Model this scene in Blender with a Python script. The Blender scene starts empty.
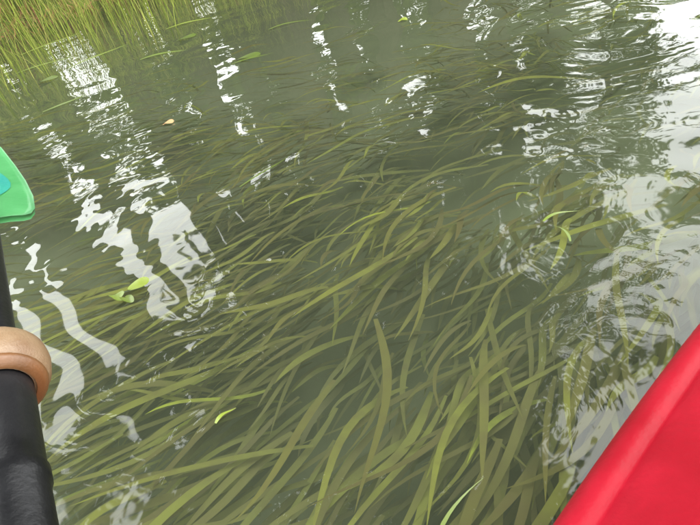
import bpy, math, random
import numpy as np
from mathutils import Vector, Matrix
random.seed(7); rng=np.random.default_rng(7)
S=bpy.context.scene
S.view_settings.view_transform='Standard'; S.view_settings.look='None'; S.view_settings.exposure=0
# ---------------------------------------------------------------- helpers
def link(o): S.collection.objects.link(o); return o
def mesh_obj(name,v,f,mats,mi=None,smooth=False,parent=None,col=None):
    me=bpy.data.meshes.new(name); me.from_pydata(v,[],f)
    for m in mats: me.materials.append(m)
    if mi is not None: me.polygons.foreach_set('material_index',mi)
    if smooth: me.polygons.foreach_set('use_smooth',[True]*len(me.polygons))
    if col is not None:
        a=me.attributes.new('rnd','FLOAT','POINT'); a.data.foreach_set('value',col)
    me.update(); o=link(bpy.data.objects.new(name,me))
    if parent: o.parent=parent
    return o
class NT:
    def __init__(s,name,disp=False):
        s.m=bpy.data.materials.new(name); s.m.use_nodes=True; s.n=s.m.node_tree.nodes; s.l=s.m.node_tree.links
        s.n.clear(); s.out=s.n.new('ShaderNodeOutputMaterial')
    def a(s,t,ins=None,**kw):
        n=s.n.new(t)
        for k,v in kw.items(): setattr(n,k,v)
        for k,v in (ins or {}).items():
            if isinstance(v,bpy.types.NodeSocket): s.l.new(v,n.inputs[k])
            else: n.inputs[k].default_value=v
        return n
    def math(s,op,a,b=0.0,c=None,clamp=False):
        n=s.n.new('ShaderNodeMath'); n.operation=op; n.use_clamp=clamp
        for i,v in enumerate([a,b]+([c] if c is not None else [])):
            if isinstance(v,bpy.types.NodeSocket): s.l.new(v,n.inputs[i])
            else: n.inputs[i].default_value=v
        return n.outputs[0]
    def mix(s,f,a,b):
        n=s.n.new('ShaderNodeMix'); n.data_type='RGBA'
        for i,v in ((0,f),(6,a),(7,b)):
            if isinstance(v,bpy.types.NodeSocket): s.l.new(v,n.inputs[i])
            else: n.inputs[i].default_value=v
        return n.outputs[2]
    def ramp(s,f,pts):
        n=s.n.new('ShaderNodeValToRGB'); e=n.color_ramp.elements
        e[0].position,e[0].color=pts[0][0],pts[0][1]; e[1].position,e[1].color=pts[-1][0],pts[-1][1]
        for p,c in pts[1:-1]:
            q=e.new(p); q.color=c
        s.l.new(f,n.inputs[0]); return n.outputs[0]
def C(r,g,b): return (r,g,b,1)
# ---------------------------------------------------------------- materials
def mat_leafy(name,c1,c2,c3,trans=0.35,gloss=False):
    t=NT(name); at=t.a('ShaderNodeAttribute',attribute_name='rnd')
    col=t.ramp(at.outputs['Fac'],[(0.05,c1),(.5,c2),(.95,c3)])
    p=t.a('ShaderNodeBsdfPrincipled',{'Base Color':col,'Roughness':.4}) if gloss else t.a('ShaderNodeBsdfDiffuse',{'Color':col})
    if trans<=0: t.l.new(p.outputs[0],t.out.inputs[0]); return t.m
    tr=t.a('ShaderNodeBsdfTranslucent',{'Color':col})
    mx=t.a('ShaderNodeMixShader',{0:trans,1:p.outputs[0],2:tr.outputs[0]})
    t.l.new(mx.outputs[0],t.out.inputs[0]); return t.m
M_leaf=mat_leafy('tree_leaf',C(.04,.07,.016),C(.075,.115,.025),C(.13,.18,.04),.5)
M_reed=mat_leafy('reed_green',C(.10,.13,.025),C(.17,.22,.035),C(.32,.33,.09),.3)
M_bush=mat_leafy('bush_leaf',C(.05,.09,.018),C(.1,.15,.025),C(.17,.23,.04),.45)
M_dead=mat_leafy('reed_dead',C(.13,.05,.035),C(.22,.10,.055),C(.30,.2,.1),0)
M_float=mat_leafy('floating_leaf',C(.06,.085,.015),C(.10,.14,.018),C(.16,.2,.025),.15,True)
def mat_bark():
    t=NT('bark'); tc=t.a('ShaderNodeTexCoord')
    mp=t.a('ShaderNodeMapping',{'Vector':tc.outputs['Object'],'Scale':(6,6,1.2)})
    nz=t.a('ShaderNodeTexNoise',{'Vector':mp.outputs[0],'Scale':3,'Detail':4,'Roughness':.7})
    col=t.ramp(nz.outputs[0],[(.3,C(.02,.017,.013)),(.6,C(.06,.05,.038)),(.8,C(.1,.09,.065))])
    p=t.a('ShaderNodeBsdfDiffuse',{'Color':col})
    t.l.new(p.outputs[0],t.out.inputs[0]); return t.m
M_bark=mat_bark()
MURK_HAZE=C(.124,.138,.084)
def mat_ground():
    t=NT('ground'); geo=t.a('ShaderNodeNewGeometry')
    nz=t.a('ShaderNodeTexNoise',{'Vector':geo.outputs['Position'],'Scale':2.2,'Detail':5,'Roughness':.65})
    dry=t.ramp(nz.outputs[0],[(.3,C(.05,.035,.02)),(.5,C(.06,.08,.025)),(.75,C(.1,.13,.04))])
    bed_haze=t.mix(nz.outputs[0],C(.082,.096,.058),C(.125,.14,.09))  # riverbed painted in the haze colour of murky water
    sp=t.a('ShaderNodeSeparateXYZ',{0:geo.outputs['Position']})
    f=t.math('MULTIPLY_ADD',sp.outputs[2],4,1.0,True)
    col=t.mix(f,bed_haze,dry)
    p=t.a('ShaderNodeBsdfDiffuse',{'Color':col})
    t.l.new(p.outputs[0],t.out.inputs[0]); return t.m
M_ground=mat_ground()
def mat_weed():
    t=NT('eelgrass'); at=t.a('ShaderNodeAttribute',attribute_name='rnd')
    geo=t.a('ShaderNodeNewGeometry'); sp=t.a('ShaderNodeSeparateXYZ',{0:geo.outputs['Position']})
    col=t.ramp(at.outputs['Fac'],[(0,C(.17,.125,.04)),(.3,C(.27,.245,.05)),(.75,C(.38,.40,.06)),(.9,C(.48,.52,.065)),(1,C(.62,.74,.07))])
    nz=t.a('ShaderNodeTexNoise',{'Vector':geo.outputs['Position'],'Scale':14,'Detail':3})
    col=t.mix(t.ramp(nz.outputs[0],[(.42,C(0,0,0)),(.7,C(.6,.6,.6))]),col,C(.21,.155,.06))
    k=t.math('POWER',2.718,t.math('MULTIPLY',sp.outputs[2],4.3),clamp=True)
    col=t.mix(k,MURK_HAZE,col)  # underwater haze painted into the leaf colour, stronger with depth
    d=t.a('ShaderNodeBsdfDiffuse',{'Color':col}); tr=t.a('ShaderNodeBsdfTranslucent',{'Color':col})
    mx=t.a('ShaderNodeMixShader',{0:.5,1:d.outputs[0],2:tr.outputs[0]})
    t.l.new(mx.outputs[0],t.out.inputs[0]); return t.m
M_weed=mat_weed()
def mat_water():
    t=NT('river_water')
    fr=t.a('ShaderNodeFresnel',{'IOR':1.43})
    g=t.a('ShaderNodeBsdfGlossy',{'Color':C(1,1,1),'Roughness':.025})
    tr=t.a('ShaderNodeBsdfTransparent',{'Color':C(.95,.96,.90)})
    haze=t.a('ShaderNodeBsdfDiffuse',{'Color':C(.155,.18,.115)})
    body=t.a('ShaderNodeMixShader',{0:.095,1:tr.outputs[0],2:haze.outputs[0]})   # haze of murky water, put into the surface colour
    mx=t.a('ShaderNodeMixShader',{0:fr.outputs[0],1:body.outputs[0],2:g.outputs[0]})
    t.l.new(mx.outputs[0],t.out.inputs[0]); return t.m
M_water=mat_water()
def mat_plastic(name,c,c2,rough,scale=12,bump=.0008,spec=.5):
    t=NT(name); tc=t.a('ShaderNodeTexCoord')
    nz=t.a('ShaderNodeTexNoise',{'Vector':tc.outputs['Object'],'Scale':scale,'Detail':6,'Roughness':.6})
    n2=t.a('ShaderNodeTexNoise',{'Vector':tc.outputs['Object'],'Scale':scale*18,'Detail':3})
    col=t.mix(t.ramp(nz.outputs[0],[(.35,C(0,0,0)),(.65,C(1,1,1))]),c,c2)
    rr=t.math('MULTIPLY_ADD',nz.outputs[0],.25,rough-.1)
    b=t.a('ShaderNodeBump',{'Height':t.math('ADD',nz.outputs[0],t.math('MULTIPLY',n2.outputs[0],.4)),'Strength':1,'Distance':bump})
    p=t.a('ShaderNodeBsdfPrincipled',{'Base Color':col,'Roughness':rr,'Normal':b.outputs[0],'Specular IOR Level':spec})
    t.l.new(p.outputs[0],t.out.inputs[0]); return t.m
M_red=mat_plastic('red_hull_plastic',C(.17,.0012,.006),C(.235,.0025,.011),.5,7,.002,.16)
M_black=mat_plastic('black_shaft',C(.003,.003,.0035),C(.009,.009,.010),.3,15,.0006,.22)
M_dark=mat_plastic('black_rubber',C(.02,.02,.02),C(.04,.04,.04),.6)
M_green=mat_plastic('green_blade',C(.025,.145,.04),C(.05,.21,.07),.3,8,.0006,.4)
M_cyan=mat_plastic('cyan_decal',C(.01,.16,.13),C(.02,.2,.14),.3)
M_tan=mat_plastic('tan_rubber',C(.19,.125,.07),C(.13,.07,.03),.38,40,.001)
M_tand=mat_plastic('amber_rubber',C(.14,.06,.02),C(.10,.042,.012),.4,22,.0008)
# ---------------------------------------------------------------- river frame: s along bank, t across
Bs=np.array([.75,.66]); Bs/=np.linalg.norm(Bs); Bn=np.array([-Bs[1],Bs[0]])
def st(s,t): p=Bs*s+Bn*t; return p[0],p[1]
def bankline(s): return 6.6+.35*math.sin(s*.5+1)+.2*math.sin(s*1.7)
def ground_z(s,t):
    far=t-bankline(s); near=-6.5-t
    d=max(far,near)
    if d<-1.6: z=-.62
    elif d<0: z=-.62+.62*((d+1.6)/1.6)**1.5
    else: z=.45*(1-math.exp(-d*1.8))+min(d,60)*.012
    return z+.05*math.sin(s*2.1+t*1.3)*math.sin(t*2.7-s*.6)
def axis(fine,lim):
    a=[0]; st_=fine
    while a[-1]<lim:
        if a[-1]>10: st_*=1.25
        a.append(a[-1]+st_)
    return [-x for x in a[:0:-1]]+a
sa=axis(.3,600); ta=axis(.25,600)
v=[];f=[]
for s in sa:
    for t_ in ta:
        x,y=st(s,t_); v.append((x,y,ground_z(s,t_)))
n=len(ta)
for i in range(len(sa)-1):
    for j in range(n-1): f.append((i*n+j,(i+1)*n+j,(i+1)*n+j+1,i*n+j+1))
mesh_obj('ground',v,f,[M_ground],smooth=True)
# water surface: real waves
def grow(x0,step,g,lim,cap=60):
    a=[x0]
    while a[-1]<lim: a.append(a[-1]+step); step=min(step*g,cap)
    return a
xr=grow(0,.009,1.0,1.5)+grow(1.5,.0095,1.004,4.5)[1:]; xr+=grow(xr[-1],.03,1.25,600)[1:]
xl=[-q for q in xr[:0:-1]]; X=np.array(xl+xr)
yr=grow(.0,.0075,1.002,3.2); yr+=grow(yr[-1],.014,1.01,7)[1:]; yr+=grow(yr[-1],.04,1.25,600)[1:]
yl=[-q for q in grow(0,.02,1.02,2)[:0:-1]]; yl=[-q for q in grow(-yl[0],.06,1.25,600)[:0:-1]]+yl
Y=np.array(yl+yr)
gx,gy=np.meshgrid(X,Y,indexing='ij'); gx=gx.astype(np.float64)
def field(px,py,l0,l1,head,spread,n,seed):
    g=np.random.default_rng(seed); z=np.zeros_like(px)
    for i in range(n):
        lam=math.exp(g.uniform(math.log(l0),math.log(l1))); k=2*math.pi/lam; a=math.radians(head+g.normal()*spread); ph=g.uniform(0,6.283)
        z+=np.sin(k*(math.cos(a)*px+math.sin(a)*py)+ph)/k
    return z*math.sqrt(2/n)      # rms slope ~1
def smooth(e0,e1,x): u=np.clip((x-e0)/(e1-e0),0,1); return u*u*(3-2*u)
wx=gx+.03*np.sin(gy*5+1)+.02*np.sin(gx*9+gy*4); wy=gy+.03*np.sin(gx*6+2)+.015*np.sin(gy*11-gx*5)
near=1-smooth(4.2,6.5,np.hypot(gx,gy-.8)); mid=1-smooth(6,8,np.hypot(gx,gy-.8))
wake=smooth(.35,1.6,gx-.38*gy+.05)
lf=smooth(.55,1.1,-gx+.1*gy)
pt=smooth(.25,1.4,field(wx,wy,.4,1.1,0,90,14,5)*8)
pl=smooth(.0,1.2,field(wx,wy,.3,.8,0,90,14,9)*10)
Z =field(wx,wy,.35,1.1,118,30,26,1)*(.009+.05*wake)*mid
Z+=field(wx,wy,.14,.36,118,40,40,2)*(.008+.05*wake+.016*pt*(1-.5*lf)+.007*lf)*near
Z+=field(wx,wy,.035,.09,110,60,50,3)*(.0015+.036*pt*(1-.6*lf)+.008*wake+.028*lf*pl)*near
for (cx,cy,r,a,lam) in ((-.05,.95,.4,.07,.05),(.28,.8,.28,.06,.045),(-.62,.85,.4,.05,.08),(.1,1.5,.4,.05,.07),(.2,.5,.25,.05,.04),(1.3,2.2,1.3,.09,.22),(-.3,.5,.35,.05,.05)):
    d=np.hypot(wx-cx,wy-cy); fall=np.clip(1-d/r,0,1)*np.clip(d/.06,0,1)
    part=.5+.5*np.sin(np.arctan2(wy-cy,wx-cx)*2+cx*9)
    Z+=np.sin(d*2*math.pi/lam)*fall*part*a*lam/(2*math.pi)
nx,ny=len(X),len(Y)
co_=np.stack([gx,gy,Z],-1).reshape(-1,3).astype(np.float32)
ii=(np.arange(nx-1)[:,None]*ny+np.arange(ny-1)[None,:]).ravel()
q=np.stack([ii,ii+ny,ii+ny+1,ii+1],1).astype(np.int32)
me=bpy.data.meshes.new('river_water'); me.vertices.add(len(co_)); me.vertices.foreach_set('co',co_.ravel())
me.loops.add(q.size); me.loops.foreach_set('vertex_index',q.ravel()); me.polygons.add(len(q))
me.polygons.foreach_set('loop_start',np.arange(0,q.size,4,dtype=np.int32)); me.polygons.foreach_set('loop_total',np.full(len(q),4,dtype=np.int32))
me.polygons.foreach_set('use_smooth',np.ones(len(q),dtype=bool)); me.materials.append(M_water); me.update(calc_edges=True); me.validate()
link(bpy.data.objects.new('river_water',me))
# ---------------------------------------------------------------- ribbons (grass, reeds, weeds)
class Buf:
    def __init__(s): s.v=[];s.f=[];s.m=[];s.c=[]
    def ribbon(s,pts,w,side,mi=0,rnd=.5,blunt=False,twist=0):
        n=len(pts); b=len(s.v)
        for i,p in enumerate(pts):
            u=i/(n-1)
            ww=w*.5*((1-u**5) if blunt else (1-u**1.6))*(.55+.45*min(1,u*4))
            a=twist*u
            sx,sy,sz=side
            d=(sx*math.cos(a),sy*math.cos(a),math.sin(a)+sz)
            ww=max(ww,.0004)
            s.v.append((p[0]-d[0]*ww,p[1]-d[1]*ww,p[2]-d[2]*ww)); s.v.append((p[0]+d[0]*ww,p[1]+d[1]*ww,p[2]+d[2]*ww))
            s.c+= [rnd,rnd]
            if i<n-1: k=b+2*i; s.f.append((k,k+1,k+3,k+2)); s.m.append(mi)
    def obj(s,name,mats,smooth=True): return mesh_obj(name,s.v,s.f,mats,s.m,smooth,col=s.c)
B=Buf(); R=random.Random(3)
def weed(cx,cy,nl,ztop,head,spread,sc=1):
    for k in range(nl):
        a=head+R.gauss(0,spread); L=R.uniform(.25,.62)*sc; x=cx+R.gauss(0,.09); y=cy+R.gauss(0,.09)
        zt=max(-.56,min(-.09,ztop+R.gauss(0,.05))); z0=max(-.6,zt-R.uniform(.06,.16)); N=12; pts=[]; w=R.uniform(.012,.023); ph=R.uniform(0,6.28); amp=R.uniform(.03,.26); bend=R.gauss(0,.35)
        px,py=x,y
        for i in range(N):
            u=i/(N-1)
            z=z0+(zt-z0)*(1-(1-u)**1.6)
            aa=a+bend*(u-.3)+amp*math.sin(ph+u*4.5)
            step=L/N
            px+=math.cos(aa)*step; py+=math.sin(aa)*step
            pts.append((px,py,z+.008*math.sin(ph*2+u*6)))
        sd=(-math.sin(a),math.cos(a),R.uniform(-.2,.2))
        r=R.random()*.88
        if R.random()<.03: r=R.uniform(.92,1)
        B.ribbon(pts,w,sd,0,r,True,R.uniform(-.5,.5))
flow=math.radians(218)
for i in range(930):
    x=R.uniform(-2.6,3.2); y=R.uniform(.0,4.2)
    if i<90: x=R.uniform(-1.1,1.1); y=R.uniform(.0,1.7)
    elif i<280: x=R.uniform(-.9,1.7); y=R.uniform(.8,2.8)
    dens=math.sin(x*2.3+y*1.1)+math.sin(y*2.9-x*1.3+1)+R.uniform(-1.5,1.5)
    if dens<-.8 and i>60: continue
    weed(x,y,R.randint(4,8),R.uniform(-.46,-.16) if R.random()<.75 else R.uniform(-.2,-.1),flow+R.gauss(0,.18)+.22*math.sin(x*1.7+y),.19)
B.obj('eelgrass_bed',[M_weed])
# reeds and bank grass: one mass
B=Buf(); R=random.Random(11)
def reed(x,y,z0,h,w,mi,lean=.25):
    a=R.uniform(0,6.28); ln=abs(R.gauss(0,lean))*h; N=6; tw=R.uniform(0,6.28)
    pts=[(x+math.cos(a)*ln*(i/(N-1))**2,y+math.sin(a)*ln*(i/(N-1))**2,z0+h*(i/(N-1))*(1-.25*min(1,ln/h)*(i/(N-1)))) for i in range(N)]
    B.ribbon(pts,w,(math.cos(tw),math.sin(tw),0),mi,R.random(),False,R.uniform(-.8,.8))
for i in range(15000):
    s=R.uniform(-12,20); d=R.gauss(.35,.38)
    if R.random()<.4: d=R.uniform(.3,2.2)
    if d<-.6: continue
    t_=bankline(s)+d; x,y=st(s,t_); z=ground_z(s,t_)
    dead=R.random()<(.3 if s>-1 else .5)
    h=R.uniform(.3,.7) if dead else R.uniform(.5,1.5)
    reed(x,y,min(z,0)-.05 if z<0 else z-.03,h,R.uniform(.006,.014),1 if dead else 0,.5 if dead else .22)
for cl in range(150):
    s=R.uniform(-1,9) if cl<50 else R.uniform(.4,6.5); t0=R.uniform(5.2,6.2) if cl<50 else R.uniform(4.1,6)
    for k in range(R.randint(6,18)):
        x,y=st(s+R.gauss(0,.25),t0+R.gauss(0,.2)); reed(x,y,-.12,R.uniform(.3,.95),R.uniform(.003,.007),0,.3)
B.obj('reed_bed',[M_reed,M_dead])
B=Buf()
for i in range(5000):
    s=R.uniform(-7,6); d=R.uniform(-.45,.5); x,y=st(s,bankline(s)+d); a=R.uniform(0,6.28); L=R.uniform(.1,.45)
    z=max(.0,ground_z(s,bankline(s)+d))+R.uniform(.0,.14)
    pts=[(x+math.cos(a)*L*q,y+math.sin(a)*L*q,z+R.uniform(-.03,.05)-.05*q) for q in (0,.33,.66,1)]
    B.ribbon(pts,R.uniform(.004,.012),(-math.sin(a),math.cos(a),0),0,R.random())
B.obj('dead_reed_litter',[M_dead])
# ---------------------------------------------------------------- trees
def tube(V,F,M,pts,rad,mi,seg=8):
    b=len(V)
    for i,(p,r) in enumerate(zip(pts,rad)):
        q=pts[min(i+1,len(pts)-1)]; o=pts[max(i-1,0)]
        d=(Vector(q)-Vector(o)).normalized(); u=d.cross(Vector((0.3,.9,.1))).normalized(); w=d.cross(u)
        for k in range(seg):
            a=2*math.pi*k/seg; e=Vector(p)+(u*math.cos(a)+w*math.sin(a))*r; V.append(tuple(e))
    for i in range(len(pts)-1):
        for k in range(seg):
            k2=(k+1)%seg; F.append((b+i*seg+k,b+i*seg+k2,b+(i+1)*seg+k2,b+(i+1)*seg+k)); M.append(mi)
def leaves(V,F,M,Cc,centers,rads,n,size,mi,seed):
    g=np.random.default_rng(seed); k=len(centers)
    idx=g.integers(0,k,n); c=np.array(centers)[idx]; r=np.array(rads)[idx]
    d=g.normal(size=(n,3)); d/=np.linalg.norm(d,axis=1)[:,None]; d*= (g.random(n)**.45)[:,None]*r[:,None]; d[:,2]*=.6
    p=c+d
    u=g.normal(size=(n,3)); u[:,2]*=.6; u/=np.linalg.norm(u,axis=1)[:,None]
    w=np.cross(u,g.normal(size=(n,3))); w/=np.linalg.norm(w,axis=1)[:,None]
    sz=(size*g.uniform(.5,1.3,n))[:,None]
    q=np.stack([p-u*sz,p+w*sz*.5,p+u*sz,p-w*sz*.5],1).reshape(-1,3)
    b=len(V); V.extend(map(tuple,q)); F.extend([(b+4*i,b+4*i+1,b+4*i+2,b+4*i+3) for i in range(n)]); M.extend([mi]*n)
    rr=np.repeat(g.random(k)[idx]*.6+g.random(n)*.4,4)
    Cc.extend([.5]*(b-len(Cc))); Cc.extend(rr.tolist())
def tree(s,t_,H,base,cr,tr,n,seed,lean=(0,0),nl=9,size=.17,name='deciduous_tree'):
    r=random.Random(seed); V=[];F=[];M=[];Cc=[]
    z0=ground_z(s,t_)-.15; x,y=st(s,t_)
    path=[]; N=9
    for i in range(N):
        u=i/(N-1); path.append((lean[0]*u*u*H+.12*math.sin(u*5+seed),lean[1]*u*u*H+.12*math.cos(u*4+seed),u*H*.92))
    tube(V,F,M,path,[tr*(1.25 if i==0 else 1)*(1-.85*i/(N-1)) for i in range(N)],0,10)
    cs=[];rs=[]
    for k in range(nl):
        u=base/H+(1-base/H)*(k+.3)/nl; i=min(int(u*.98*(N-1)),N-2); p=Vector(path[i]).lerp(Vector(path[i+1]),u*.98*(N-1)-i)
        a=k*2.4+r.uniform(-.5,.5); prof=math.sin(math.pi*min(1,(u-base/H)/(1-base/H)*.85+.18))**.7
        L=cr*prof*r.uniform(.75,1.15); pts=[p]
        for q in (.33,.66,1): pts.append(p+Vector((math.cos(a+q*.3)*L*q,math.sin(a+q*.3)*L*q,L*(.5*q-.12*q*q)+r.uniform(-.1,.1))))
        tube(V,F,M,[tuple(e) for e in pts],[tr*.3*(1-u*.6),tr*.2*(1-u*.6),tr*.13*(1-u*.5),.012],0,6)
        for q in (.45,.75,1.0,1.08):
            e=p.lerp(pts[-1],q)
            for _ in range(2): 
                cs.append((e.x+r.gauss(0,.4),e.y+r.gauss(0,.4),e.z+r.gauss(0,.35))); rs.append(cr*r.uniform(.16,.34))
            tube(V,F,M,[tuple(e),(cs[-1][0],cs[-1][1],cs[-1][2])],[.018,.006],0,4)
    leaves(V,F,M,Cc,cs,rs,n,size,1,seed)
    o=mesh_obj(name,V,F,[M_bark,M_leaf],M,False,col=Cc); o.location=(x,y,z0); return o
def az(a,r):
    p=np.array([math.sin(math.radians(a)),math.cos(math.radians(a))])*r
    return float(p@Bs),float(p@Bn)
sd=1
# slender trunks with open sky between them (upstream)
for a,r,H,b,tr in ((-39,9.2,14,8.0,.26),(-34.5,9.4,15,7.6,.28),(-30.5,9.2,15,7.6,.30),(-27,10,15,7.0,.28),(-23,9.4,15,5.6,.24)):
    s,t_=az(a,r); tree(s,t_,H,b,2.2,tr,2600,sd,(.0,-.0),7); sd+=1
# main stand: tall clear trunks, crowns above
for a,r,H,b,tr,cr in ((-16.5,10,14,5.6,.26,2.2),(-10.5,9.4,15,5.8,.28,2.8),(-5,10.5,15,5.4,.24,2.8),(.5,9.2,16,6.2,.38,3.2),(6,11,15,5.7,.28,3.0),(10.5,11.8,15,6.2,.32,3.2),(16.7,12,17,7.2,.48,3.6),(21,15,17,5,.36,3.6),(26,17.5,16,4,.3,3.4),(30.5,22,14,3,.3,3.0)):
    s,t_=az(a,r); tree(s,t_,H,b,cr,tr,4300,sd,(.03,-.06),11); sd+=1
# second row
for a,r in ((-9,16.5),(-2,17),(4,18.5),(10,20),(14.5,21),(20,23),(25,26)):
    s,t_=az(a,r); tree(s,t_,11.5,1.5,2.9,.2,2500,sd,(0,0),11,.26); sd+=1
# added out-of-view trees, leaning over the river to block bright sky reflection
for s,t_,k,H in ((1.6,7.8,.40,14),(3.9,8.0,.44,15),(6.4,8.0,.36,14)):
    tree(s,t_,H,8.0,3.4,.24,5000,sd,(float(-Bn[0])*k,float(-Bn[1])*k),12,.2,'sky_block_tree'); sd+=1
for s,t_,H in ((30,9,11),(38,10,12),(48,9,12),(60,10,13),(-20,9,13),(-28,10,14),(34,-9,11),(46,-10,12),(60,-9,13),(-8,-10,13),(-15,-9.5,14),(-24,-10,14),(0,-11,13),(9,-10.5,12)):
    tree(s,t_,H,2,3.4,.2,1800,sd,(0,0),10,.28); sd+=1
def bush(s,t_,R_,h,n,seed):
    r=random.Random(seed);V=[];F=[];M=[];Cc=[];cs=[];rs=[]
    for k in range(12):
        a=r.uniform(0,6.28); e=(math.cos(a)*R_*r.uniform(.2,.8),math.sin(a)*R_*r.uniform(.2,.8),h*r.uniform(.3,1))
        tube(V,F,M,[(0,0,0),(e[0]*.5,e[1]*.5,e[2]*.6),e],[.04,.025,.008],0,5); cs.append(e); rs.append(R_*r.uniform(.3,.5))
    leaves(V,F,M,Cc,cs,rs,n,.09,1,seed)
    o=mesh_obj('riverside_bush',V,F,[M_bark,M_bush],M,False,col=Cc); x,y=st(s,t_); o.location=(x,y,ground_z(s,t_)-.05)
for i,(s,t_,r_,h) in enumerate(((-7,8.2,1.0,1.3),(-3.4,8.8,1.2,2.1),(-1.2,8.6,1.3,2.5),(.8,8.9,1.2,2.6),(2.6,8.6,1.3,2.3),(4.6,8.6,1.3,2.4),(7.5,8.2,1.4,2.5),(10.5,8.6,1.6,2.6),(14,8.5,1.7,3.0),(18,8.6,1.8,3.2),(23,8.8,1.9,3))):
    bush(s,t_,r_,h,2200,100+i)
# ---------------------------------------------------------------- floating leaves
def blade_leaf(x,y,a,L,w,seed,name='floating_grass_blade',mat=M_float,z=.006,rv=.6):
    r=random.Random(seed); b=Buf(); pts=[]; bb=r.uniform(-.6,.6)
    for i in range(10):
        u=i/9; aa=a+bb*u; pts.append((x+math.cos(aa)*L*u,y+math.sin(aa)*L*u,z+.004*math.sin(u*5)))
    b.ribbon(pts,w,(-math.sin(a),math.cos(a),0),0,rv,False,.3); b.obj(name,[mat])
blade_leaf(.5,1.03,.5,.10,.010,1,rv=.6); blade_leaf(.52,.93,1.2,.10,.008,2,rv=.5); blade_leaf(-.35,.69,.9,.05,.010,3,rv=.95)
blade_leaf(-.0,.34,1.0,.15,.008,4,rv=.5); blade_leaf(-.3,1.66,.5,.24,.009,5,rv=.2); blade_leaf(-1.5,3.25,.2,.3,.025,6,rv=.3)
blade_leaf(-2.1,4.5,.3,.5,.03,7,rv=.6); blade_leaf(-1.0,3.85,.1,.35,.03,8,rv=.5); blade_leaf(-.35,3.15,.1,.25,.02,9,rv=.2); blade_leaf(-1.6,4.2,.5,.5,.03,10,rv=.7)
blade_leaf(-2.3,5.2,.6,.6,.04,12,rv=.8); blade_leaf(-.9,4.6,.2,.4,.03,13,rv=.9);blade_leaf(-.1,3.7,.3,.3,.02,14,rv=.3)
def pad(x,y,a,L,W,mat,name,rv):
    v=[(0,0,.004)];N=18
    for k in range(N):
        q=2*math.pi*k/N; rr=1-.45*math.exp(-((q-math.pi)/.35)**2)+.06*math.sin(3*q+x*9)
        lx=math.cos(q)*L*rr; ly=math.sin(q)*W*rr*(1-.25*math.cos(q)); v.append((lx,ly,.005+.006*math.sin(q*2)+.004*abs(ly)/W))
    f=[(0,1+k,1+(k+1)%N) for k in range(N)]
    o=mesh_obj(name,v,f,[mat],None,True,col=[rv]*len(v)); o.location=(x,y,.003); o.rotation_euler=(0,0,a); return o
pad(-.60,1.24,.5,.034,.022,M_float,'floating_leaf',.8); pad(-.655,1.215,2.6,.03,.015,M_float,'floating_leaf',.5); pad(-.62,1.19,-.7,.026,.013,M_float,'floating_leaf',.3)
pad(-.65,2.48,.3,.03,.018,M_dead,'fallen_brown_leaf',.9)
pad(.65,3.07,.3,.03,.025,M_float,'floating_leaf',1.0)
for i,(x,y) in enumerate(((-.25,3.2),(-.7,4.1),(-1.7,4.0))): pad(x,y,.2*i,.08,.035,M_float,'lily_pad',.1+.05*i)
# ---------------------------------------------------------------- kayak
kayak=link(bpy.data.objects.new('kayak',None))
kd=Vector((.272,.194,0)).normalized(); km=Vector((-kd.y,kd.x,0))
W=.368; ctr=km*(.130-W)
kayak.matrix_world=Matrix(((kd.x,km.x,0,ctr.x),(kd.y,km.y,0,ctr.y),(0,0,1,0),(0,0,0,1)))
def hb(x): return W*max(0,(1-abs(x/1.75)**2.6))**.75
def inn(x): return .2*math.sqrt(max(0,1-(x/.52)**2)) if abs(x)<.52 else 0
xs=sorted(set([round(-1.75+3.5*i/90,4) for i in range(91)]+[-.52,.52,-.515,.515,-.505,.505]))
v=[];f=[];prof=[(0,-.13),(.35,-.125),(.65,-.105),(.85,-.05),(.95,.03),(.99,.11),(1.0,.17),(.998,.195),(.99,.213),(.975,.228),(.955,.238),(.93,.243),(.90,.244),(.885,.241),(.875,.243),(.86,.249)]
for sgn in (1,-1):
    b=len(v); m=len(prof)+8
    for x in xs:
        w=max(hb(x),.004); rk=.17*abs(x/1.75)**4; e=min(1,w/W)
        for (a,z) in prof: v.append((x,sgn*w*a,rk+z*(.35+.65*e if z<0 else 1)))
        o0=w*.86; i0=min(inn(x),w*.78)
        for k in range(1,9):
            u=k/8; yy=o0+(i0-o0)*u; zz=.249+.055*math.sin(u*math.pi/2)*(1 if x<0 else 1+.6*min(1,x))
            v.append((x,sgn*yy,rk+zz*(1)))
    for i in range(len(xs)-1):
        for j in range(m-1):
            q=(b+i*m+j,b+(i+1)*m+j,b+(i+1)*m+j+1,b+i*m+j+1)
            f.append(q if sgn<0 else q[::-1])
mesh_obj('hull',v,f,[M_red],smooth=True,parent=kayak)
V=[];F=[];Mx=[]; N=48
ring=[(.52*math.cos(2*math.pi*k/N),.205*math.sin(2*math.pi*k/N),.312+.02*max(0,math.cos(2*math.pi*k/N))) for k in range(N+1)]
tube(V,F,Mx,ring,[.013]*(N+1),0,10); mesh_obj('cockpit_rim',V,F,[M_dark],smooth=True,parent=kayak)
V=[];F=[]
for j,(sc,z) in enumerate(((1,.31),(1.02,.2),(1.0,.1),(.9,.04),(0.01,.03))):
    for k in range(N): V.append((.515*sc*math.cos(2*math.pi*k/N),.2*sc*math.sin(2*math.pi*k/N),z))
for j in range(4):
    for k in range(N): F.append((j*N+k,j*N+(k+1)%N,(j+1)*N+(k+1)%N,(j+1)*N+k))
mesh_obj('cockpit_tub',V,F,[M_red],smooth=True,parent=kayak)
V=[];F=[]; G=10
for i in range(G+1):
    for j in range(G+1):
        u=i/G; w=j/G-.5
        if u<.6: x=-.05-u*.5; z=.085+.25*w*w+.03*(u-.3)**2
        else: x=-.35-(u-.6)*.25; z=.085+(u-.6)*.75+.05*w*w
        V.append((x,w*.34*(1-.2*max(0,u-.6)),z))
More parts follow.
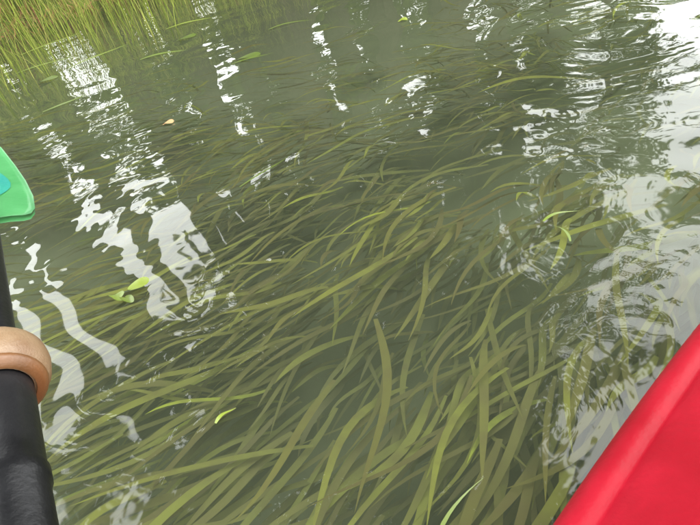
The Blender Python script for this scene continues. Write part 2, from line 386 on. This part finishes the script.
for i in range(G):
    for j in range(G): F.append((i*(G+1)+j,(i+1)*(G+1)+j,(i+1)*(G+1)+j+1,i*(G+1)+j+1))
o=mesh_obj('seat',V,F,[M_dark],smooth=True,parent=kayak); mo=o.modifiers.new('s','SOLIDIFY'); mo.thickness=.012
# ---------------------------------------------------------------- paddle
paddle=link(bpy.data.objects.new('kayak_paddle',None))
P1=Vector((-.224,.178,.592)); P2=Vector((-.391,.572,.61))
pd=(P2-P1).normalized()
up=Vector((0,0,1)); side=pd.cross(up).normalized(); up=side.cross(pd)
phi=math.radians(30)
sd1=side*math.cos(phi)-up*math.sin(phi); up1=side*math.sin(phi)+up*math.cos(phi)
paddle.matrix_world=Matrix(((pd.x,sd1.x,up1.x,P1.x),(pd.y,sd1.y,up1.y,P1.y),(pd.z,sd1.z,up1.z,P1.z),(0,0,0,1)))
L=(P2-P1).length
def lathe(name,pr,mat,seg=32,arc=None):
    V=[];F=[]
    for (x,r) in pr:
        for k in range(seg):
            a=2*math.pi*k/seg; V.append((x,r*math.cos(a),r*math.sin(a)))
    for i in range(len(pr)-1):
        for k in range(seg): F.append((i*seg+k,i*seg+(k+1)%seg,(i+1)*seg+(k+1)%seg,(i+1)*seg+k))
    return mesh_obj(name,V,F,[mat],smooth=True,parent=paddle)
lathe('shaft',[(-1.35,.0155),(L+.12,.0155)],M_black)
lathe('grip_sleeve',[(-.22,.0155),(-.218,.0205),(-.05,.021),(0.02,.0208),(.024,.0222),(.034,.0222),(.038,.0208),(.11,.0215),(.122,.0208),(.124,.0155)],M_black)
lathe('drip_ring',[(.118,.0215),(.119,.0255),(.123,.0305),(.131,.0342),(.143,.0355),(.153,.034),(.161,.029),(.165,.023),(.166,.0155)],M_tan)
lathe('drip_ring_lip',[(.1165,.0230),(.1165,.0275),(.120,.0308),(.1235,.0318),(.1245,.031)],M_tand)
def blade(x0,sg,nm):
    out=[(0,.014),(.008,.028),(.014,.042),(.022,.050),(.04,.056),(.08,.058),(.13,.054),(.18,.046),(.24,.034),(.28,.022),(.305,.010),(.312,.0)]
    V=[];F=[];n=len(out);K=13
    for h in (0,1):
        for (x,w) in out:
            for k in range(K):
                q=k/(K-1)*2-1; yy=q*w
                th=.0016+.0022*max(0,abs(q)-.7)/.3
                z=-1.6*yy*yy + .10*x*x+ (th if h else -th)
                V.append((x0+sg*x,yy,z))
    o=n*K
    for i in range(n-1):
        for k in range(K-1):
            a=i*K+k; F.append((a,a+1,a+K+1,a+K)); F.append((o+a,o+a+K,o+a+K+1,o+a+1))
    for i in range(n-1):
        for k in (0,K-1):
            a=i*K+k; F.append((a,a+K,o+a+K,o+a))
    for k in range(K-1): F.append((k,k+1,o+k+1,o+k))
    mesh_obj(nm,V,F,[M_green],smooth=True,parent=paddle)
blade(L-.01,1,'blade'); blade(-1.34,-1,'blade_far_end')
V=[];F=[]
for i in range(9):
    for j in range(4): 
        u=i/8; x=.06+.11*u; yy=.012+.004*j*math.sin(math.pi*min(1,u+.05))+.012*math.sin(u*3); V.append((L-.01+x,yy,-1.6*yy*yy+.10*x*x+.0026))
for i in range(8):
    for j in range(3): a=i*4+j; F.append((a,a+1,a+5,a+4))
mesh_obj('blade_decal',V,F,[M_cyan],parent=paddle)
# ---------------------------------------------------------------- light
w=bpy.data.worlds.new('World'); S.world=w; w.use_nodes=True; nt=w.node_tree; nt.nodes.clear()
o=nt.nodes.new('ShaderNodeOutputWorld'); bg=nt.nodes.new('ShaderNodeBackground'); sk=nt.nodes.new('ShaderNodeTexSky'); sk.sky_type='NISHITA'; sk.sun_disc=False
EL,AZ=math.radians(52),math.radians(70); sk.sun_elevation=EL; sk.sun_rotation=AZ
mx=nt.nodes.new('ShaderNodeMix'); mx.data_type='RGBA'; mx.inputs[0].default_value=.85
nt.links.new(sk.outputs[0],mx.inputs[6]); mx.inputs[7].default_value=(58,59,59,1)
nt.links.new(mx.outputs[2],bg.inputs[0]); bg.inputs[1].default_value=.13; nt.links.new(bg.outputs[0],o.inputs[0])
sun=bpy.data.lights.new('sun','SUN'); sun.energy=1.2; sun.angle=math.radians(14); sun.color=(1,.97,.9)
so=link(bpy.data.objects.new('sun',sun)); dv=Vector((math.sin(AZ)*math.cos(EL),math.cos(AZ)*math.cos(EL),math.sin(EL))); so.rotation_euler=dv.to_track_quat('Z','Y').to_euler(); so.location=dv*50
# ---------------------------------------------------------------- camera
cam=bpy.data.cameras.new('camera'); cam.sensor_width=36; cam.lens=27; cam.clip_end=3000; cam.clip_start=.02
co=link(bpy.data.objects.new('camera',cam)); p=math.radians(38)
fw=Vector((0,math.cos(p),-math.sin(p))); u0=Vector((0,math.sin(p),math.cos(p))); r0=Vector((1,0,0))
ro=math.radians(-15.6); cr,sr=math.cos(ro),math.sin(ro)
R_=r0*cr+u0*sr; U_=u0*cr-r0*sr
co.matrix_world=Matrix(((R_.x,U_.x,-fw.x,0),(R_.y,U_.y,-fw.y,0),(R_.z,U_.z,-fw.z,.85),(0,0,0,1)))
S.camera=co
